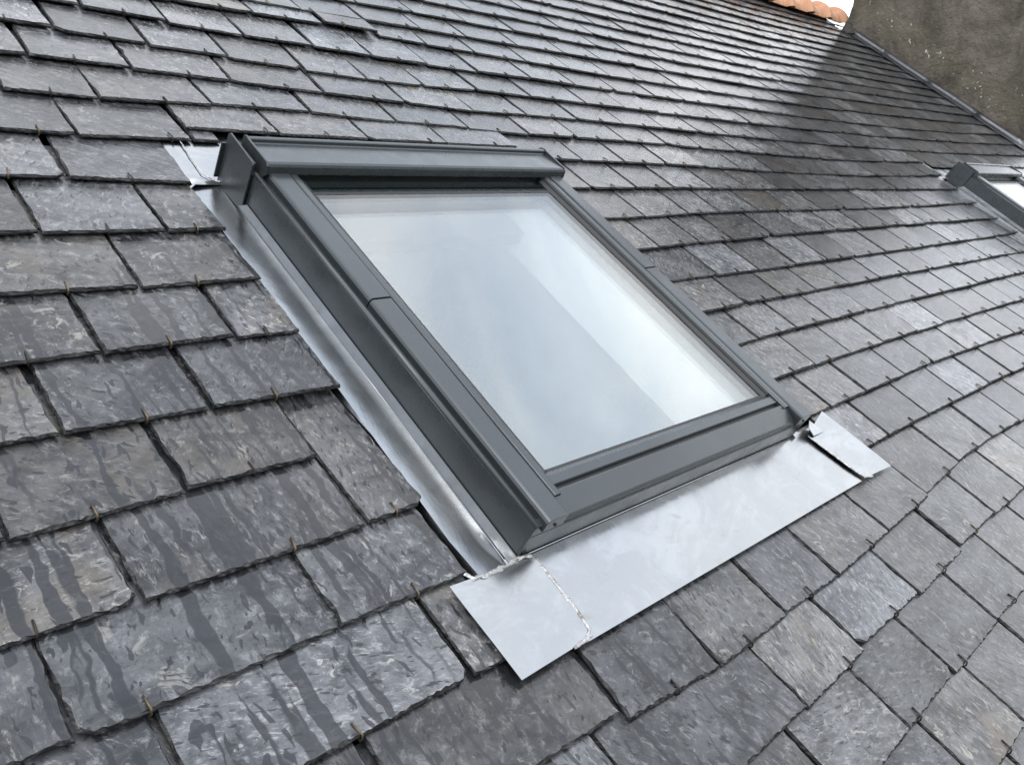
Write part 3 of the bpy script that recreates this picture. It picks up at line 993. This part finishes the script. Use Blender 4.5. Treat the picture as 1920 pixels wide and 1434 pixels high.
# top: hood and the stepped transom in its shade
hood = part('hood', extrude_u([(0.0205, 0.050), (0.0205, 0.0975), (0.0175, 0.0998), (0.0125, 0.0998), (0.0105, 0.0985), (0.0090, 0.0935), (0.0065, 0.0925), (-0.0540, 0.0988), (-0.0585, 0.0972), (-0.0612, 0.0930), (-0.0630, 0.0805), (-0.0612, 0.0780), (-0.0560, 0.0770), (0.0, 0.0770), (0.0, 0.050)], 0.9852, 2 * CU - 0.9852), M['paint'], bevel=0.0006)
for s in (0.9806, 2 * CU - 0.9846):
    c = [(0.0225, 0.060), (0.0225, 0.0990), (0.0170, 0.1018), (0.0100, 0.1005), (-0.0560, 0.1005), (-0.0615, 0.0950), (-0.0640, 0.0800), (-0.050, 0.060)]
    n = len(c)
    g = [(s, v, w) for v, w in c] + [(s + 0.0040, v, w) for v, w in c]
    part('hood_end_cap', (g, [(i, (i + 1) % n, n + (i + 1) % n, n + i) for i in range(n)] + [tuple(range(n)), tuple(range(n, 2 * n))]), M['paint'], hood, bevel=0.0006)
tr = part('transom', extrude_u([(-0.040, 0.050), (-0.040, 0.0765), (-0.056, 0.0765), (-0.0575, 0.0640), (-0.074, 0.0640), (-0.075, 0.0665), (-0.0790, 0.0670), (-0.0800, 0.0630), (-0.0860, 0.0630), (-0.0870, 0.0675), (-0.0960, 0.0690), (-0.0975, 0.050)], 1.0412, 2 * CU - 1.0412), M['shaded_sash'])
part('rubber_seal', extrude_u([(-0.0977, 0.058), (-0.0977, 0.0702), (-0.1045, 0.0699), (-0.1045, 0.058)], 1.050, 2 * CU - 1.050), M['gasket'], tr)
# double glazing
gp = part('glass_pane', box(1.0480, 2 * CU - 1.0480, -0.7400, -0.0900, 0.0655, 0.0695), M['glass'])
part('glass_pane', box(1.0485, 2 * CU - 1.0485, -0.7395, -0.0905, 0.0455, 0.0495), M['glass'], gp)
sp = part('pane_spacer', box(1.0490, 1.0560, -0.7390, -0.0910, 0.0497, 0.0653), M['gasket'], gp)
part('pane_spacer', box(2 * CU - 1.0560, 2 * CU - 1.0490, -0.7390, -0.0910, 0.0497, 0.0653), M['gasket'], gp)
# reveal below the glass and the pale room behind it
def shell(u0, u1, v0, v1, w0, w1, t, closed):
    a, b = [], []
    for (p, q) in ((0, a), (t, b)):
        for w in (w1, w0 - (p if closed else 0)):
            q += [(u0 - p, v0 - p, w), (u1 + p, v0 - p, w), (u1 + p, v1 + p, w), (u0 - p, v1 + p, w)]
    vs_ = a + b
    fs = []
    for o0 in (0, 8):
        for i in range(4):
            fs.append((o0 + i, o0 + (i + 1) % 4, o0 + 4 + (i + 1) % 4, o0 + 4 + i))
    for i in range(4):
        fs.append((i, (i + 1) % 4, 8 + (i + 1) % 4, 8 + i))
        if not closed:
            fs.append((4 + i, 4 + (i + 1) % 4, 12 + (i + 1) % 4, 12 + i))
    if closed:
        fs += [(4, 5, 6, 7), (12, 13, 14, 15)]
    return vs_, fs
lv, lf = shell(1.052, 2 * CU - 1.052, -0.736, -0.094, -0.105, 0.045, 0.010, False)
for i in (4, 5, 6, 7, 12, 13, 14, 15):       # level head, plumb sill
    lv[i] = (lv[i][0], lv[i][1] + (0.150 if lv[i][1] > -0.4 else -0.105), lv[i][2])
rv = part('reveal_lining', (lv, lf), M['liner'])
part('room_lining', shell(1.00, 2 * CU - 1.00, -0.90, 0.15, -0.75, -0.1052, 0.010, True), M['room'], rv)

# ---------------------------------------------------------------- zinc flashing
zf = roof_thing('zinc_flashing', 'bright zinc flashing soldered round the large central roof window', 'flashing', CU, -0.385, 0.0, 'zinc flashings of the roof windows')
def zpart(name, geo, mat=None, parent=None, **kw):
    return part(name, geo, mat or M['zinc'], parent, base=zf, **kw)

def sheet(rows, t):
    """grid of points rows[i][j] -> solid sheet of thickness t"""
    nr, nc = len(rows), len(rows[0])
    top = [p for r_ in rows for p in r_]
    vs_ = top + [(p[0], p[1], p[2] - t) for p in top]
    off = nr * nc
    fs = []
    for i in range(nr - 1):
        for j in range(nc - 1):
            q = (i * nc + j, i * nc + j + 1, (i + 1) * nc + j + 1, (i + 1) * nc + j)
            fs.append(q)
            fs.append(tuple(off + x for x in q)[::-1])
    for i in range(nr - 1):
        for j in (0, nc - 1):
            fs.append((i * nc + j, (i + 1) * nc + j, off + (i + 1) * nc + j, off + i * nc + j))
    for j in range(nc - 1):
        for i in (0, nr - 1):
            fs.append((i * nc + j, i * nc + j + 1, off + i * nc + j + 1, off + i * nc + j))
    return vs_, fs

def nz(u, v, s=9.0, a=0.001):
    return noise.noise((u * s, v * s, 3.7)) * a

# side gutters with an upstand
for side in (0, 1):
    sg = (lambda u: u) if side == 0 else (lambda u: 2 * CU - u)
    prof = [(0.885, -0.0320), (0.908, -0.0240), (0.9165, -0.0085), (0.9235, -0.0077), (0.933, -0.0068), (0.943, -0.0060), (0.955, -0.0053), (0.9672, -0.0048), (0.9692, -0.0040), (0.9696, 0.0050), (0.9702, 0.0150)]
    rows = []
    for i in range(25):
        v = 0.034 - (0.034 + 0.806) * i / 24
        rows.append([(sg(u), v + (nz(u, v, 60, 0.003) if i == 24 else 0), w + nz(u, v, 4, 0.0006) * (u < 0.96) + (0.008 * max(0, (i - 22) / 2) if u < 0.967 else 0)) for u, w in prof])
    st = zpart('side_gutter', sheet(rows, 0.0012), smooth=True)
    st.data.set_sharp_from_angle(angle=0.45)
    zpart('folded_edge', tube([(sg(0.9686), 0.0, -0.0040), (sg(0.9686), -0.79, -0.0040)], 0.0006, 6), parent=st, smooth=True)
# back gutter above the window
rows = []
for i in range(9):
    v = 0.225 - (0.225 - 0.028) * i / 8
    rows.append([(u, v, (-0.0010 if i == 8 else -0.0035 - 0.010 * max(0, (v - 0.13)) / 0.1) + nz(u, v, 11, 0.0016) - 0.02 * (u < 0.91)) for u in [0.905] + [0.921 + 0.0265 * j for j in range(34)]])
bg = zpart('gutter_tray', sheet(rows, 0.0014), smooth=True)

# apron under the window
rows = []
for i in range(13):
    v = -0.7965 - (0.9345 - 0.7965) * i / 12
    s = i / 12
    rows.append([(u, v + (0.002 * (u - CU) * 0.3 if i == 12 else 0), 0.0035 * (1 - s) + 0.0056 + nz(u, v, 5, 0.0011)) for u in [0.990 + (1.800 - 0.990) * j / 40 for j in range(41)]])
ap = zpart('apron', sheet(rows, 0.0010), smooth=True)
ap.data.set_sharp_from_angle(angle=0.5)
zpart('folded_edge', tube([(0.990, -0.8020, 0.0105), (2 * CU - 0.972, -0.8020, 0.0105)], 0.0015, 6), parent=ap, smooth=True)
rows = [[(u, -0.8008, w) for u in (0.985, 2 * CU - 0.974)] for w in (0.0155, 0.0240)]

def patch(quad, n, m, t, bulge=0.0016):
    """bilinear sheet over four (u, v, w) corners"""
    rows = []
    for i in range(n + 1):
        s = i / n
        r_ = []
        for j in range(m + 1):
            q = j / m
            p = [(1 - s) * ((1 - q) * quad[0][c] + q * quad[1][c]) + s * ((1 - q) * quad[3][c] + q * quad[2][c]) for c in range(3)]
            p[2] += nz(p[0], p[1], 14, bulge)
            r_.append(tuple(p))
        rows.append(r_)
    return sheet(rows, t)

cl = zpart('corner_piece', patch([(0.8630, -0.7985, 0.0075), (0.9960, -0.8075, 0.0125), (1.0010, -0.9318, 0.0085), (0.8690, -0.9348, 0.0080)], 10, 10, 0.0010), smooth=True)
cr = zpart('corner_piece', patch([(1.7560, -0.8120, 0.0150), (1.8850, -0.7760, 0.0110), (1.9230, -0.9385, 0.0090), (1.8040, -0.9335, 0.0100)], 10, 10, 0.0010), smooth=True)
for o in (cl, cr):
    o.data.set_sharp_from_angle(angle=0.5)
zpart('folded_tab', patch([(1.7600, -0.8030, 0.0260), (1.7960, -0.7880, 0.0210), (1.8180, -0.8180, 0.0145), (1.7640, -0.8200, 0.0190)], 5, 5, 0.0014, 0.003), parent=cr)

def bead(path, wid, h, seed, jag=0.5):
    """irregular run of solder along a path"""
    r = random.Random(seed)
    pts = []
    for a, b in zip(path[:-1], path[1:]):
        d = (Vector(b) - Vector(a)).length
        n = max(2, int(d / 0.004))
        pts += [Vector(a).lerp(Vector(b), i / n) for i in range(n)]
    pts.append(Vector(path[-1]))
    rows = []
    for i, p in enumerate(pts):
        a, b = pts[max(0, i - 1)], pts[min(len(pts) - 1, i + 1)]
        d = (b - a).normalized()
        s = d.cross(Vector((0, 0, 1))).normalized()
        w1 = wid * (1 - jag / 2 + jag * (noise.noise((i * 0.35, seed, 1)) + r.uniform(-0.4, 0.4)))
        w2 = wid * (1 - jag / 2 + jag * (noise.noise((i * 0.35, seed, 5)) + r.uniform(-0.4, 0.4)))
        hh = h * (0.8 + 0.5 * noise.noise((i * 0.5, seed, 9)))
        rows.append([tuple(p - s * w1), tuple(p - s * w1 * 0.5 + Vector((0, 0, hh * 0.8))), tuple(p + Vector((0, 0, hh * r.uniform(0.8, 1.2)))), tuple(p + s * w2 * 0.5 + Vector((0, 0, hh * 0.8))), tuple(p + s * w2)])
    return sheet(rows, 0.001)

zpart('solder_seam', bead([(0.9975, -0.8120, 0.0120), (1.0000, -0.8500, 0.0110), (1.0015, -0.8950, 0.0095), (0.9985, -0.9230, 0.0100), (0.9870, -0.9315, 0.0095), (0.9600, -0.9335, 0.0090)], 0.0034, 0.0014, 3), M['solder'], cl)
zpart('solder_seam', bead([(0.8960, -0.7900, 0.0040), (0.8990, -0.8030, 0.0090), (0.9200, -0.8055, 0.0100), (0.9500, -0.8050, 0.0110), (0.9700, -0.8030, 0.0120), (0.9800, -0.8040, 0.0140), (0.9930, -0.8070, 0.0140)], 0.0038, 0.0018, 5), M['solder'], cl)
zpart('solder_seam', bead([(1.7580, -0.8140, 0.0148), (1.7740, -0.8560, 0.0128), (1.7920, -0.9050, 0.0110), (1.8060, -0.9310, 0.0100), (1.8330, -0.9375, 0.0095)], 0.0026, 0.0014, 8), M['solder'], cr)
zpart('solder_seam', bead([(0.9560, 0.200, -0.004), (0.9480, 0.110, 0.0), (0.9460, 0.060, 0.0005), (0.9560, 0.036, 0.002), (0.9640, 0.030, 0.004)], 0.0016, 0.0010, 12), M['solder'], bg)

# ---------------------------------------------------------------- the second window with its flashing
def copy_tree(o, parent=None):
    c = o.copy()
    col.objects.link(c)
    if parent is not None:
        c.parent = parent
    for ch in list(o.children):
        copy_tree(ch, c)
    return c

for src, lab in ((win, 'small distant roof window cut off by the right edge, near the mossy wall'), (zf, 'zinc flashing round the distant roof window at the right edge')):
    c = copy_tree(src)
    c.location = W(CU + DU2, -0.385 + DV2, 0.0)
    c['label'] = lab

# ================================================================ the wall beside the roof
def make_wall():
    bm = bmesh.new()
    x0, x1 = WALL_U, WALL_U + 0.62
    y0, y1 = 0.44 * math.cos(PITCH), 2.00 * math.cos(PITCH)
    z0, z1 = -0.6, 3.9
    nx, ny, nz_ = 10, 60, 150
    grid = {}
    def vert(i, j, k):
        key = (i, j, k)
        if key not in grid:
            x = x0 + (x1 - x0) * i / nx
            y = y0 + (y1 - y0) * j / ny
            z = z0 + (z1 - z0) * k / nz_
            hgt = z - y * math.tan(PITCH)
            # thicker mortar foot, leaning outwards at the back corner
            foot = max(0.0, 1 - max(0.0, hgt) / 0.34) ** 1.6
            y += (0.13 * foot + 0.03) * max(0.0, (j / ny - 0.6) / 0.4) ** 2
            sx_ = -1 if i == 0 else (1 if i == nx else 0)
            sy_ = -1 if j == 0 else (1 if j == ny else 0)
            d = noise.fractal((x * 1.7, y * 1.7, z * 1.7), 1.0, 2.0, 5) * 0.030 + noise.noise((x * 9, y * 9, z * 9)) * 0.012 + noise.noise((x * 23, y * 23, z * 23)) * 0.005
            x += sx_ * d * (1 - 0.7 * foot) - (0.02 * foot if i == 0 else 0)
            y += sy_ * d
            grid[key] = bm.verts.new((x, y, z))
        return grid[key]
    for a, b, c0, fn in ((ny, nz_, 0, lambda p, q: (0, p, q)), (ny, nz_, 1, lambda p, q: (nx, p, q)), (nx, nz_, 0, lambda p, q: (p, 0, q)), (nx, nz_, 1, lambda p, q: (p, ny, q)), (nx, ny, 1, lambda p, q: (p, q, nz_)), (nx, ny, 0, lambda p, q: (p, q, 0))):
        for p in range(a):
            for q in range(b):
                bm.faces.new((vert(*fn(p, q)), vert(*fn(p + 1, q)), vert(*fn(p + 1, q + 1)), vert(*fn(p, q + 1))))
    bmesh.ops.recalc_face_normals(bm, faces=bm.faces)
    me = bpy.data.meshes.new('rendered_wall')
    bm.to_mesh(me)
    bm.free()
    me.materials.append(M['wall'])
    for p in me.polygons:
        p.use_smooth = True
    o = bpy.data.objects.new('rendered_wall', me)
    col.objects.link(o)
    o['label'] = 'dark mossy rendered stone wall rising above the roof at the top right'
    o['category'] = 'wall'
    o['kind'] = 'thing'
    return o
make_wall()

wf = roof_thing('wall_flashing', 'grey metal flashing strip along the foot of the mossy wall', 'flashing', WALL_U, 1.2, 0.0)
edges = [0.42, 0.86, 1.29, 1.70, 2.005]
for a, b in zip(edges[:-1], edges[1:]):
    rows = []
    for i in range(9):
        v = a + (b + 0.012 - a) * i / 8 - 1.2
        rows.append([(du, v, w + noise.noise((v * 6, du * 10, a)) * 0.002 + 0.0012 * i / 8) for du, w in ((-0.095, 0.007), (-0.078, 0.009), (-0.058, 0.015), (-0.046, 0.026), (-0.038, 0.038), (0.02, 0.042))])
    mesh_obj('flashing_strip', *sheet(rows, 0.002), M['lead'], wf, smooth=True)
rows = [[(-0.16, 0.800, 0.012), (0.02, 0.800, 0.030)], [(-0.15, 0.850, 0.012), (0.02, 0.85, 0.050)]]
mesh_obj('end_tab', *sheet(rows, 0.012), M['deck'], wf)
